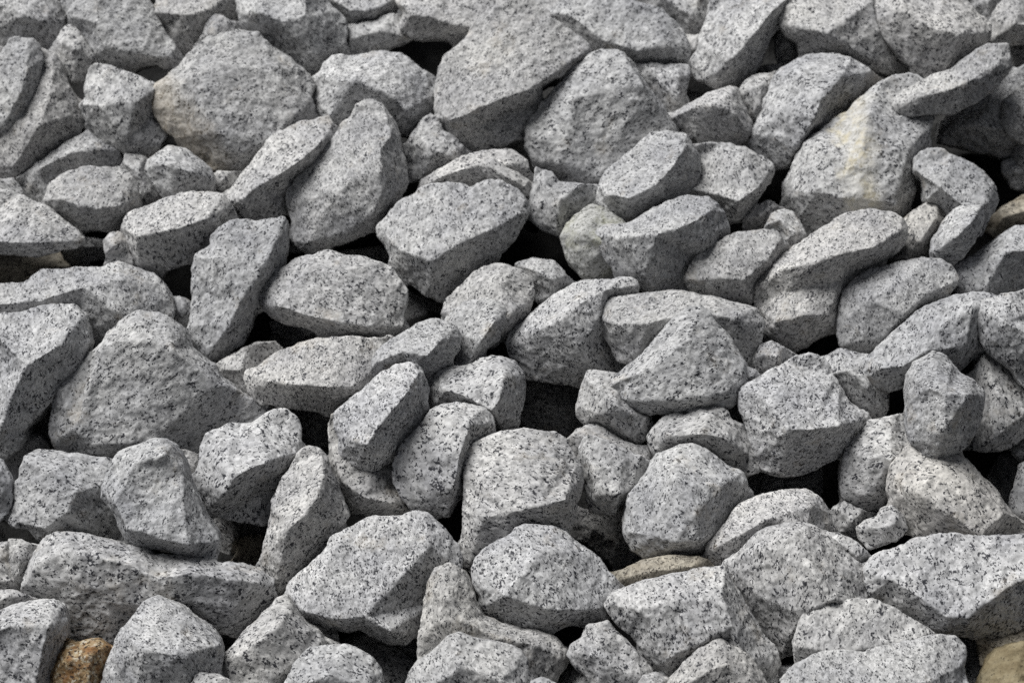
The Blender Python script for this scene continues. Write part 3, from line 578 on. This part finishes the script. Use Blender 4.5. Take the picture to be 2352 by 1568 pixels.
B38|260|g|spotted slab at the right border overlapping the round nosed pale rock|2120,1400 2180,1370 2260,1350 2420,1320 2420,1800 2340,1770 2290,1690 2220,1640 2160,1580 2130,1480|2140,1420,30 2240,1480,130 2400,1560,140;2240,1480,130 2300,1660,60
D16|-40|g|smooth faced slab at the right border behind the faceted upright stone|2130,130 2170,60 2230,80 2290,150 2352,220 2420,260 2420,420 2352,440 2280,490 2230,505 2150,500 2080,480 2120,420 2130,300 2110,180|2170,90,20 2230,250,90 2340,330,80;2230,250,90 2200,440,70
D17|520|g|faceted upright stone standing near the right border|1820,210 1825,150 1860,90 1910,70 1940,45 2000,70 2040,130 2100,170 2165,225 2170,290 2150,370 2120,440 2050,500 1990,540 1920,550 1870,500 1830,460 1815,380 1820,290|1825,180,20 1900,210,130 1965,240,170 2080,240,140 2165,250,20;1965,240,170 1960,400,170 1930,540,20;1900,210,130 1930,80,30
D18|-60/-140|g|dark rock with a hooked lower rim in a deep gap on the right|1515,570 1530,500 1580,440 1640,370 1740,350 1810,360 1840,450 1850,480 1800,560 1760,620 1740,730 1680,765 1600,770 1540,750 1520,720 1510,640|1530,560,30 1620,520,110 1730,540,110;1530,680,30 1620,700,90 1730,680,60
D19|60|w|warm toned barrel shaped rock in front of the faceted upright stone|1725,640 1740,580 1790,520 1850,480 1960,500 2040,500 2100,560 2160,620 2230,690 2280,760 2330,820 2420,870 2420,930 2200,940 1900,920 1830,850 1780,790 1740,730 1722,680|1735,620,20 1850,690,150 1980,780,180 2120,880,170;1850,690,150 1950,580,100 2080,640,110 2250,780,100
D20|-650/-620|g|dark spotted stone below the big boxy rock|1105,660 1130,600 1200,590 1420,580 1430,640 1420,710 1280,730 1180,740 1110,750|1200,650,50 1350,640,50
D21|-60/-460|g|knobbly pale lump in the dark recess left of the warm barrel rock|1590,860 1620,830 1690,810 1710,770 1750,750 1800,800 1820,860 1770,910 1700,930 1640,950 1600,910|1630,850,30 1700,850,50 1760,830,40 1700,920,20
D22|-160/-420|g|dark stone left of the knobbly pale lump|1480,760 1530,740 1620,780 1700,800 1620,880 1580,920 1500,890 1480,830|1560,820,40
D23|-60|g|small pale stone peeking from behind the large two faced rock at lower right|1450,890 1500,885 1560,910 1610,950 1655,1010 1640,1060 1540,1040 1480,980|1500,920,50 1580,980,60
D24|-20|g|rounded pale rock behind the large two faced rock|890,970 900,930 950,880 1000,810 1050,750 1120,720 1200,695 1300,685 1370,690 1430,730 1465,790 1470,850 1440,920 1300,1070 1000,1060 910,1060 895,1010|1350,690,20 1370,750,110 1340,850,120;900,960,20 1000,900,110 1180,800,130 1370,750,110
D25|60/40|g|large two faced rock with a long diagonal crest at lower right|990,1010 1050,970 1100,920 1180,860 1260,840 1330,832 1400,850 1450,890 1520,960 1590,1020 1640,1080 1660,1150 1690,1190 1620,1250 1400,1330 1300,1390 1270,1440 1220,1430 1160,1370 1110,1290 1070,1200 1020,1110 995,1060|995,1030,10 1110,935,100 1290,890,140 1360,1030,180 1450,1160,200 1560,1210,130;1450,1160,200 1310,1240,160 1240,1420,20;1110,935,100 1110,1150,90
D26|140|g|huge pale rock with a wide flat top at the right border|1615,1050 1650,1010 1720,970 1800,940 1870,910 1950,890 2050,890 2150,900 2250,895 2352,895 2450,900 2450,1250 2330,1310 2250,1350 2130,1355 2050,1340 1940,1340 1870,1280 1780,1240 1700,1190 1640,1160 1615,1100|1620,1065,20 1740,1090,110 1850,1160,170 1980,1250,210 2060,1260,210 2150,1190,210 2260,1110,200 2430,1040,180;2060,1260,210 2080,1345,20
D27|60|g|low rounded rock between the two faced rock and the huge pale one|1290,1390 1310,1320 1340,1250 1400,1210 1470,1200 1560,1190 1680,1190 1760,1230 1850,1280 1940,1340 1960,1380 1800,1430 1600,1470 1400,1480 1330,1490 1300,1430|1320,1400,30 1500,1420,80 1700,1390,80 1880,1350,50;1500,1420,80 1550,1280,60
D28|60|g|pale humped rock along the bottom edge left of the tan corner rock|1240,1560 1280,1510 1350,1470 1420,1430 1480,1425 1620,1430 1700,1400 1800,1380 1960,1358 2040,1360 2080,1390 2090,1450 2080,1530 2100,1640 1250,1660|1300,1575,40 1450,1580,90 1650,1570,110 1900,1550,110 2060,1480,30;1900,1550,110 1850,1440,60
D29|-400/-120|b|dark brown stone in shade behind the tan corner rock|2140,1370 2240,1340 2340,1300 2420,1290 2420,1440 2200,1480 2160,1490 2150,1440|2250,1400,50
D30|60|t|tan sandy rock in the bottom right corner|2140,1590 2160,1530 2190,1470 2240,1420 2352,1385 2450,1370 2450,1660 2150,1660|2200,1570,50 2300,1560,110 2430,1560,120
D32|80/40|g|large flat faced rock with a deeply shaded right side near the bottom|430,1210 450,1170 530,1140 620,1110 700,1090 780,1075 880,1050 980,1040 1010,1100 1060,1200 1120,1290 1180,1380 1220,1430 1230,1480 1200,1600 1130,1600 1080,1540 900,1540 780,1550 720,1535 660,1500 600,1430 550,1350 480,1290|975,1060,40 950,1150,150 1000,1290,180 1060,1450,160 1100,1580,60;450,1200,20 600,1220,110 800,1160,130 950,1150,150;600,1220,110 700,1450,110
D33|200/50|g|rounded many sided pale rock in front of the cube shaped rock|-175,1040 -160,1000 -120,960 -60,920 0,890 20,860 60,845 130,850 200,855 250,880 300,930 370,970 430,1030 470,1090 485,1150 480,1200 440,1230 440,1270 350,1290 280,1300 200,1330 120,1340 50,1325 -30,1290 -100,1270 -140,1220 -150,1170 -175,1110|30,870,40 100,980,150 60,1060,180 -40,1160,150 -120,1210,40;60,1060,180 200,1220,190 250,1290,50;200,1220,190 400,1220,90 475,1180,20;100,980,150 250,960,90
D34|40|g|smooth rounded stone near the bottom left of the large flat faced rock|255,1440 270,1400 320,1370 350,1310 440,1290 480,1340 560,1420 640,1500 680,1580 600,1620 400,1600 330,1530 290,1500|300,1430,40 400,1440,80 540,1530,80
D36|100|g|sliver of pale stone on the bottom edge beside the yellowish bottom rock|570,1620 600,1540 660,1525 720,1550 750,1640|650,1570,50
D37|200|w|yellowish pale dome on the bottom edge in front of the flat faced rock|700,1590 760,1520 800,1470 860,1420 920,1380 960,1370 1010,1395 1080,1440 1120,1500 1170,1580 1190,1660 690,1660|760,1590,70 880,1500,100 980,1470,100 1080,1570,90
D38|300|g|thin edge of pale stone just showing on the bottom edge|70,1640 85,1560 130,1548 200,1570 240,1640|150,1590,40
C1|40|g|tall rock at the left border with a smooth shaded right side|-60,-120 60,-130 150,-150 240,-168 330,-170 380,-130 395,-60 410,0 390,60 350,120 300,180 270,210 240,270 180,330 130,380 100,410 108,450 90,490 50,515 0,525 -60,525|370,-110,30 290,20,140 150,110,170 80,250,150 20,420,90;-40,-60,60 150,110,170
C2|-60|g|very large smooth dark grey boulder left of centre|235,430 230,380 245,300 260,240 300,190 340,150 400,80 450,20 490,-40 540,-90 600,-130 680,-135 760,-110 830,-50 860,30 940,90 980,110 1020,180 1100,240 1180,300 1200,340 1150,390 1000,400 960,460 900,520 850,530 500,535 400,525 300,495 250,465|290,230,60 360,400,100 440,470,80 700,460,70;480,20,90 620,-30,140 800,30,150 1000,190,100
C3|-160/-220|g|dull stone wedged between the large smooth boulder and the long low slab|985,130 1000,100 1090,50 1180,10 1260,0 1290,60 1230,90 1180,150 1180,210 1230,290 1240,330 1190,335 1130,290 1060,220 1000,160|1010,130,20 1110,130,70 1190,260,40
C4|560|g|bright egg shaped rock lying on the long ridged rock at lower left|460,720 470,660 495,570 530,520 580,490 640,470 700,450 740,450 790,480 830,540 850,600 880,680 910,740 940,800 970,850 1000,890 1008,940 990,1000 960,1012 900,1000 830,980 760,950 700,950 640,950 590,920 560,880 540,810 500,760|475,690,20 540,740,110 610,860,130 760,890,150 880,920,140 1000,920,20;540,740,110 620,560,80 760,520,80;840,600,40 880,920,140
C5|-40|g|rock with a crumpled face left of the bright egg shaped rock|40,810 60,760 75,680 90,580 110,530 150,505 200,500 300,520 400,530 500,540 520,620 520,720 560,820 590,930 450,940 250,930 180,910 130,860 60,850|120,550,40 250,590,120 370,690,170 340,770,160 230,850,130 80,830,20;370,690,170 480,650,60
C6|0|g|rounded rock end poking in from the left border|-80,530 0,540 20,580 50,640 55,720 40,780 0,830 -80,850|-40,640,80 20,690,50
C7|60|g|tilted rock with a bright top and deep black underside|905,590 915,520 940,430 1000,410 1050,380 1140,375 1200,350 1270,315 1310,312 1360,350 1378,400 1380,500 1370,560 1330,650 1290,740 1240,800 1200,840 1100,830 1000,800 960,800 900,700 890,640|900,670,15 970,770,60 1060,670,170 1100,610,190 1220,550,190 1360,510,60;1100,760,0 1200,700,0
C8|-650/-620|g|black shaded stone under the tilted rock|970,820 1100,830 1240,840 1220,900 1100,950 1080,1010 1000,1010 990,900|1080,890,30
C8b|-450/-560|b|dim brownish stone in the hole left of the upright blade shaped rock|1070,1030 1090,930 1130,890 1200,890 1250,960 1220,1060 1120,1060|1150,960,40
C9|40|g|upright blade shaped rock with a blackened right face|1210,960 1230,890 1245,800 1245,730 1270,680 1300,620 1340,560 1370,510 1410,485 1450,490 1490,520 1510,590 1560,700 1600,800 1560,870 1510,930 1450,1000 1370,1090 1290,1170 1250,1120 1200,1040 1200,1000|1475,510,10 1490,620,100 1470,700,150 1410,790,170 1340,850,170 1260,920,100 1205,980,15;1340,850,170 1280,1080,60
C10|200|g|biggest pale rock with a wavy overhanging lower edge near the bottom centre|1315,1150 1330,1110 1370,1070 1420,1030 1490,960 1520,900 1580,870 1640,840 1720,815 1780,815 1840,810 1900,785 1960,790 2010,830 2060,880 2110,940 2125,1000 2120,1070 2090,1150 1990,1160 1960,1200 1925,1290 1900,1360 1860,1390 1800,1390 1730,1350 1660,1310 1600,1325 1540,1310 1460,1310 1400,1310 1360,1280 1330,1240 1310,1190|1320,1180,20 1400,1230,120 1560,1260,150 1680,1250,150 1800,1310,140 1900,1320,30;1400,1230,120 1480,1080,110;1860,840,30 1980,930,80 2100,1040,20
C14|120|o|rock with a tall thumb like hump right of the biggest pale rock|1925,1470 1925,1350 1940,1250 1950,1190 1970,1110 2000,1050 2060,1030 2120,1060 2160,1130 2180,1200 2220,1270 2300,1310 2400,1330 2480,1340 2560,1370 2610,1440 2590,1500 2520,1560 2400,1620 2000,1620|2040,1090,50 2060,1170,110 2130,1270,120 2280,1350,110 2450,1380,90 2570,1440,40;2060,1170,110 1990,1300,60;2280,1350,110 2200,1500,30
C15|0|g|tilted grey rock at the bottom beneath the left end of the biggest pale rock|1030,1480 1050,1420 1100,1360 1180,1290 1230,1230 1260,1190 1310,1170 1350,1240 1400,1300 1460,1330 1490,1370 1540,1420 1500,1470 1420,1520 1360,1560 1340,1640 1030,1640 1025,1540|1050,1470,30 1180,1380,110 1300,1290,110 1360,1330,80;1180,1380,110 1250,1550,80;1300,1290,110 1390,1440,70
C16|300/60|g|pale dome shaped rock top on the bottom edge left of centre|1290,1600 1340,1510 1380,1450 1420,1410 1500,1400 1580,1398 1650,1420 1710,1460 1750,1510 1765,1590 1770,1660 1290,1660|1400,1560,90 1530,1520,110 1680,1580,100
C17|300/150|g|bright white rock top on the bottom edge at the centre|1865,1580 1880,1530 1920,1470 1980,1430 2030,1390 2060,1355 2110,1345 2180,1370 2260,1385 2352,1410 2400,1430 2425,1470 2430,1560 2435,1660 1860,1660|1930,1590,70 2050,1530,110 2120,1480,100 2300,1540,100 2400,1600,60
C18|300|g|pale tip of stone on the bottom edge right of the rusty stone's neighbour|870,1640 895,1540 920,1525 990,1535 1050,1560 1110,1640|950,1570,40
C19|-100/-300|g|dark chip under the wavy lower edge of the biggest pale rock|1400,1320 1500,1300 1550,1350 1530,1410 1450,1400|1480,1350,40
C20|-300/-600|g|dark stone in the gap above the pale bottom dome|1600,1420 1650,1320 1700,1320 1780,1380 1770,1490 1700,1480|1700,1390,40
C21|-300/-600|g|dim stone in the gap left of the bright white bottom rock|1760,1400 1860,1380 1930,1330 1950,1440 1890,1530 1820,1490|1860,1430,40
C22|0|g|very long ridged rock running across the lower left|95,1130 110,1070 150,990 190,930 210,895 260,880 330,880 450,910 580,950 700,980 830,1000 950,1015 1100,1030 1200,1055 1260,1100 1265,1150 1230,1230 1180,1290 1120,1340 1060,1350 980,1320 900,1280 830,1230 750,1240 650,1270 600,1330 510,1380 420,1370 310,1350 290,1260 260,1200 170,1195 100,1185|110,1120,20 190,1020,110 330,960,140 500,990,170 640,1020,190 750,1080,190 900,1050,190 1050,1070,190 1190,1100,110 1260,1120,20;300,1120,110 500,1180,110 700,1200,120;900,1180,130 1080,1220,130
C23|160|g|blocky rock with a flat bright top at the bottom beside the rusty stone|460,1580 480,1500 520,1400 560,1320 620,1260 660,1200 700,1175 750,1195 830,1235 900,1285 960,1330 1010,1380 1022,1440 1010,1510 960,1600 940,1660 450,1660|545,1340,20 600,1340,110 680,1400,180 850,1420,190 1015,1390,30;680,1400,180 640,1600,90;600,1340,110 530,1500,40
C24|100|g|pale rock in the bottom left corner with a shaded right edge|-60,1260 0,1240 60,1210 130,1195 180,1185 250,1190 285,1220 300,1280 300,1350 270,1410 250,1470 230,1540 200,1660 -60,1660|245,1200,20 240,1300,110 210,1420,110 170,1600,60;-40,1330,60 100,1290,110 240,1300,110
C25|0|r|rusty orange brown stone at the bottom left|215,1568 240,1500 270,1440 300,1395 350,1390 400,1375 450,1370 490,1400 520,1440 500,1500 490,1660 215,1660|260,1500,40 330,1450,90 430,1430,100;430,1430,100 420,1560,90
C26|60|g|small pale wedge left of the very long ridged rock|35,910 80,910 130,930 170,960 150,1030 110,1100 70,1090 45,1010|60,930,20 100,990,60 90,1060,30
C27|-40|g|dull rock at the left border beneath the rounded rock end|-60,930 30,925 60,980 80,1060 110,1110 90,1160 -60,1160|0,1000,60 60,1090,60
C28|-60|g|dark low stone at the left border above the bottom corner rock|-60,1150 80,1150 150,1190 70,1230 -60,1270|20,1180,40
C29|-250|w|small smooth cream pebble behind the bright egg shaped rock|810,490 860,505 905,550 920,600 900,650 870,640 840,580|870,570,40
C30|-650/-620|g|dark stone under the right end of the long low slab|1310,300 1540,320 1530,400 1530,500 1420,480 1370,400|1440,390,40
C31|-650/-620|g|black shaded stone left under the very large smooth boulder|90,430 180,340 250,380 280,480 220,520 100,520|180,430,40
"""
OFF = {'A': (0, 0), 'B': (2352, 0), 'C': (0, 1568), 'D': (2352, 1568), 'M': (1176, 784)}
ROT_FIXED = {'B20', 'A6', 'B11'}
TILT = 0.14
HS = {'B14': 0.7, 'D26': 0.72, 'D4': 0.8, 'A35': 0.85,   'B2': 0.8, 'D33': 0.85, 'A6': 0.85, 'A16': 0.8, 'A14': 0.85, 'M6': 0.85, 'D11': 0.9, 'D25': 1.15, 'B15': 0.6, 'C22': 0.85, 'B12': 0.85}

stones = []
for ln, line in enumerate(DATA.strip().splitlines()):
    sid, adj, mat, label, out, rid = line.split('|')
    ox, oy = OFF[sid[0]]
    o = np.array([[float(a) + ox * 1.0, float(b) + oy] for a, b in (q.split(',') for q in out.split())])
    if area2(o) < 0:
        o = o[::-1]
    rr = [[(float(a) + ox, float(b) + oy, float(c) * 1.2 * HS.get(sid, 1.0)) for a, b, c in (q.split(',') for q in l.split())] for l in rid.split(';') if l.strip()]
    w, hgt = np.ptp(o[:, 0]), np.ptp(o[:, 1])
    cen = (o.min(0) + o.max(0)) / 2
    stones.append(dict(id=sid, mat=mat, label=label, out=o, ridges=rr, w=w, h=hgt, cen=cen,
                       size=math.sqrt(w * hgt), adj=float(adj.split('/')[-1]), deep='/' in adj, key=cen[1] + float(adj.split('/')[0]), seed=ln * 31 + 11))
stones.sort(key=lambda s: s['key'])
polys = [s['out'] for s in stones]

for i, s in enumerate(stones):
    rng = np.random.default_rng(s['seed'])
    o = densify(s['out'], 48, rng, 5.0)
    n = len(o)
    fronts = [p for p in polys[i + 1:] if not (p[:, 0].min() > o[:, 0].max() + 70 or p[:, 0].max() < o[:, 0].min() - 70
                                               or p[:, 1].min() > o[:, 1].max() + 70 or p[:, 1].max() < o[:, 1].min() - 70)]
    tan = np.roll(o, -1, 0) - np.roll(o, 1, 0)
    L = np.hypot(tan[:, 0], tan[:, 1])
    nor = np.stack([tan[:, 1], -tan[:, 0]], 1) / np.maximum(L, 1)[:, None]
    new = o.copy()
    rim = np.zeros(n)
    hm = np.mean([q[2] for l in s['ridges'] for q in l])
    for q in range(n):
        test = o[q] + nor[q] * 26
        test2 = o[q] + nor[q] * 50
        for p in fronts:
            if inside(p, test) and inside(p, test2):
                new[q] = o[q] + nor[q] * 38     # runs on behind the stone in front
                rim[q] = -70.0
                break
    rim[o[:, 1] > 3150] = 0.5 * hm
    new = new + nor * 5.0
    s['o'] = new
    P, h, F = coarse_front(new, s['ridges'], s['size'], rim)
    # the rim of the triangulation, walked as one loop
    cnt = {}
    for f in F:
        for a, b in ((f[0], f[1]), (f[1], f[2]), (f[2], f[0])):
            cnt[(a, b)] = 1
    nxt = {a: b for (a, b) in cnt if (b, a) not in cnt}
    best, seen = [], set()
    for st in nxt:
        if st in seen:
            continue
        loop, q = [], st
        while q in nxt and q not in seen:
            seen.add(q)
            loop.append(q)
            q = nxt[q]
        if len(loop) > len(best):
            best = loop
    order = best
    if len(order) < 0.8 * n:
        print("RIM", s['id'], len(order), n, len(F))
    s['P'], s['F'], s['order'] = P, F, order
    s['hh'] = h + TILT * (P[:, 1] - s['cen'][1])

# stack them: every stone rests on the slope and on the ones behind it
G = 16.0
gx0, gy0 = -160.0, -200.0
GW, GH = int(5100 / G), int(3600 / G)
buf = np.full((GH, GW), -1e9)
for s in stones:
    P, hh = s['P'], s['hh']
    own = np.full((GH, GW), -1e9)
    for a, b, c in s['F']:
        A, B, Cc = P[a], P[b], P[c]
        x0 = max(0, int((min(A[0], B[0], Cc[0]) - gx0) / G)); x1 = min(GW - 1, int((max(A[0], B[0], Cc[0]) - gx0) / G) + 1)
        y0 = max(0, int((min(A[1], B[1], Cc[1]) - gy0) / G)); y1 = min(GH - 1, int((max(A[1], B[1], Cc[1]) - gy0) / G) + 1)
        if x1 < x0 or y1 < y0:
            continue
        X, Y = np.meshgrid(np.arange(x0, x1 + 1) * G + gx0, np.arange(y0, y1 + 1) * G + gy0)
        det = (B[1] - Cc[1]) * (A[0] - Cc[0]) + (Cc[0] - B[0]) * (A[1] - Cc[1])
        if abs(det) < 1e-6:
            continue
        l1 = ((B[1] - Cc[1]) * (X - Cc[0]) + (Cc[0] - B[0]) * (Y - Cc[1])) / det
        l2 = ((Cc[1] - A[1]) * (X - Cc[0]) + (A[0] - Cc[0]) * (Y - Cc[1])) / det
        l3 = 1 - l1 - l2
        m = (l1 >= -0.02) & (l2 >= -0.02) & (l3 >= -0.02)
        z = l1 * hh[a] + l2 * hh[b] + l3 * hh[c]
        sub = own[y0:y1 + 1, x0:x1 + 1]
        sub[m] = np.maximum(sub[m], z[m])
    ok = own > -1e8
    zp = SLOPE_K * (s['cen'][1] - CY)
    small = s['size'] < 330
    lift = (0.0 if not small else -30.0) + min(0.0, s['adj'] + 40) * (1.0 if s['deep'] else 1.1 if s['adj'] > -90 else 2.6)
    need = (buf[ok] - own[ok])
    need = need[need > -1e8]
    zc = zp + lift
    if len(need):
        zc = max(zc, float(np.percentile(need, 94)) + 36)
    if s['deep'] and s['adj'] > 0:
        zc += s['adj']
    s['z'] = zc = max(zc, zp - 620)
    s['float'] = zc - zp
    buf[ok] = np.maximum(buf[ok], own[ok] + zc)




def place(z, cu, cv):
    f = (DIST - z * U) / DIST
    return LOOK + EX * ((cu - CX) * U * f) + EU * ((CY - cv) * U * f) + ET * (z * U), f


BASIS = Matrix((EX, EU, ET)).transposed()    # columns: right, up, to the viewer
VOX = 6.5
LIB = []
for s in stones:
    rng = np.random.default_rng(s['seed'] + 1)
    n = len(s['order'])
    # outline vertices first so that the rings can be built on them
    rest = [i for i in range(len(s['P'])) if i not in set(s['order'])]
    perm = []
    for i in s['order']:
        perm.append(i)
    P = np.concatenate([s['P'][s['order']], s['P'][rest]]) if rest else s['P'][s['order']]
    hh = np.concatenate([s['hh'][s['order']], s['hh'][rest]]) if rest else s['hh'][s['order']]
    mp = {}
    for newi, old in enumerate(list(s['order']) + rest):
        mp.setdefault(old, newi)
    F = [tuple(mp[i] for i in f) for f in s['F']]
    size = min(s['w'], s['h']) * 0.55 + s['size'] * 0.45
    size = min(size, 560) if s['z'] - SLOPE_K * (s['cen'][1] - CY) > -250 else min(size, 300)
    verts, faces = solid(P, hh, F, n, s['cen'], size, rng)
    co, nm = weather(verts, faces, s['size'], VOX, s['seed'], rough=1.0)
    loc, f = place(s['z'], *s['cen'])
    world_co = (np.array(BASIS) @ (co * U * f).T).T
    if s['id'] in ROT_FIXED:
        rot = BASIS.copy()
    else:
        e = rng.uniform(-math.pi, math.pi, 3)
        rot = Matrix.Rotation(e[0], 3, 'X') @ Matrix.Rotation(e[1], 3, 'Y') @ Matrix.Rotation(e[2], 3, 'Z')
    local = (np.array(rot).T @ world_co.T).T
    finish(nm, local)
    nm.name = "granite_rock"
    ob = bpy.data.objects.new("granite_rock", nm)
    ob.matrix_world = Matrix.Translation(loc) @ rot.to_4x4()
    COL.objects.link(ob)
    nm.materials.append(MAT.get(s['id'], MAT[s['mat']]))
    ob['label'] = s['label']
    ob['category'] = "rock"
    ob['group'] = "broken granite rocks heaped on the slope"

# ------------------------------------------------------------------ rubble underneath and around
def lump(seed, r):
    rng = np.random.default_rng(seed)
    pts = rng.normal(size=(16, 3))
    pts /= np.linalg.norm(pts, axis=1)[:, None]
    pts *= np.array([1.15, 0.85, 0.8]) * r * rng.uniform(0.85, 1.1, (16, 1))
    bm = bmesh.new()
    for p in pts:
        bm.verts.new(p)
    g = bmesh.ops.convex_hull(bm, input=bm.verts)
    bmesh.ops.delete(bm, geom=[e for e in g['geom_interior'] if isinstance(e, bmesh.types.BMVert)], context='VERTS')
    bm.verts.ensure_lookup_table()
    bm.verts.index_update()
    V = [tuple(v.co) for v in bm.verts]
    F = [tuple(v.index for v in f.verts) for f in bm.faces]
    bm.free()
    co, nm = weather(V, F, r * 2, 16.0, seed, rough=0.9, chips=12)
    q = np.empty(len(nm.loops), dtype=np.int32)
    nm.loops.foreach_get("vertex_index", q)
    if not all(p.loop_total == 4 for p in nm.polygons):
        fs = [tuple(p.vertices) for p in nm.polygons]
    else:
        fs = q.reshape(-1, 4)
    bpy.data.meshes.remove(nm)
    return co, fs


lib = [lump(900 + i, 235) for i in range(9)]
rng = np.random.default_rng(5)
allv, allf, nv = [], [], 0
step = 390
for lay, gy, gx in [(l, a, b) for l in (0, 1) for a in np.arange(-1500, 4700, step * 0.8) for b in np.arange(-1500, 6300, step)]:
    if True:
        u = gx + lay * 130 + rng.uniform(-90, 90) + (step / 2 if int(round(gy / (step * 0.8))) % 2 else 0)
        v = gy + rng.uniform(-70, 70)
        if 60 < u < 4644 and 40 < v < 3100:
            continue
        inview = -20 < u < 4724 and -40 < v < 3180
        depth = (-780 if lay == 0 else -640) if inview else ((-330 if -330 < u < 5034 and -330 < v < 3460 else -90) if lay == 0 else -420)
        z = SLOPE_K * (v - CY) + depth + rng.uniform(-60, 40)
        co, fs = lib[rng.integers(len(lib))]
        e = rng.uniform(-math.pi, math.pi, 3)
        rot = np.array(Matrix.Rotation(e[0], 3, 'X') @ Matrix.Rotation(e[1], 3, 'Y') @ Matrix.Rotation(e[2], 3, 'Z'))
        loc, f = place(z, u, v)
        k = rng.uniform(0.8, 1.2)
        allv.append((rot @ (co * U * k).T).T + np.array(loc))
        allf.append((fs, nv))
        nv += len(co)
faces = []
for fs, o in allf:
    faces.extend([tuple(int(i) + o for i in f) for f in fs])
me = bpy.data.meshes.new("rubble")
me.from_pydata(np.concatenate(allv).tolist(), [], faces)
me.polygons.foreach_set("use_smooth", np.ones(len(me.polygons), dtype=bool))
me.update()
me.materials.append(MAT['g'])
ob = bpy.data.objects.new("rubble", me)
COL.objects.link(ob)
ob['kind'] = "stuff"
ob['label'] = "loose granite rubble lying deep between and around the big rocks"

# ------------------------------------------------------------------ the slope itself
k = NT("slope_gap_shade")
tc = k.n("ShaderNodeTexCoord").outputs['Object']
c = k.ramp(k.noise(tc, 40.0, 6.0, 0.7), [(0.3, (0.018, 0.018, 0.018)), (0.7, (0.055, 0.054, 0.052))])  # near-black ground colour: the deep shade of the gaps is painted in
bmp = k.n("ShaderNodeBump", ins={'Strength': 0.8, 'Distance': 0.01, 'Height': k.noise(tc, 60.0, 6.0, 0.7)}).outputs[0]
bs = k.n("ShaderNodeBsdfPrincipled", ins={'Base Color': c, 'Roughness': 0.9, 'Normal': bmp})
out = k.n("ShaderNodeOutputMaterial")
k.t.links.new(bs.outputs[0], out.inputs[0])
N = 420
vs, fs = [], []
for j in range(N + 1):
    for i in range(N + 1):
        u = CX + (i / N - 0.5) * 16000
        v = CY + (j / N - 0.5) * 14000
        z = SLOPE_K * (v - CY) - 800
        p = LOOK + EX * ((u - CX) * U) + EU * ((CY - v) * U) + ET * (z * U)
        vs.append((p.x, p.y, p.z))
vs = np.array(vs)
vs[:, 2] += perlin(vs * 3.0, 3) * 0.03 + perlin(vs * 14.0, 4) * 0.04 + (0.25 - np.abs(perlin(vs * 40.0, 6))) * 0.03
for j in range(N):
    for i in range(N):
        a = j * (N + 1) + i
        fs.append((a, a + N + 1, a + N + 2, a + 1))
me = bpy.data.meshes.new("ground")
me.from_pydata(vs.tolist(), [], fs)
me.polygons.foreach_set("use_smooth", np.ones(len(me.polygons), dtype=bool))
me.materials.append(k.m)
ob = bpy.data.objects.new("ground", me)
COL.objects.link(ob)
ob['kind'] = "structure"
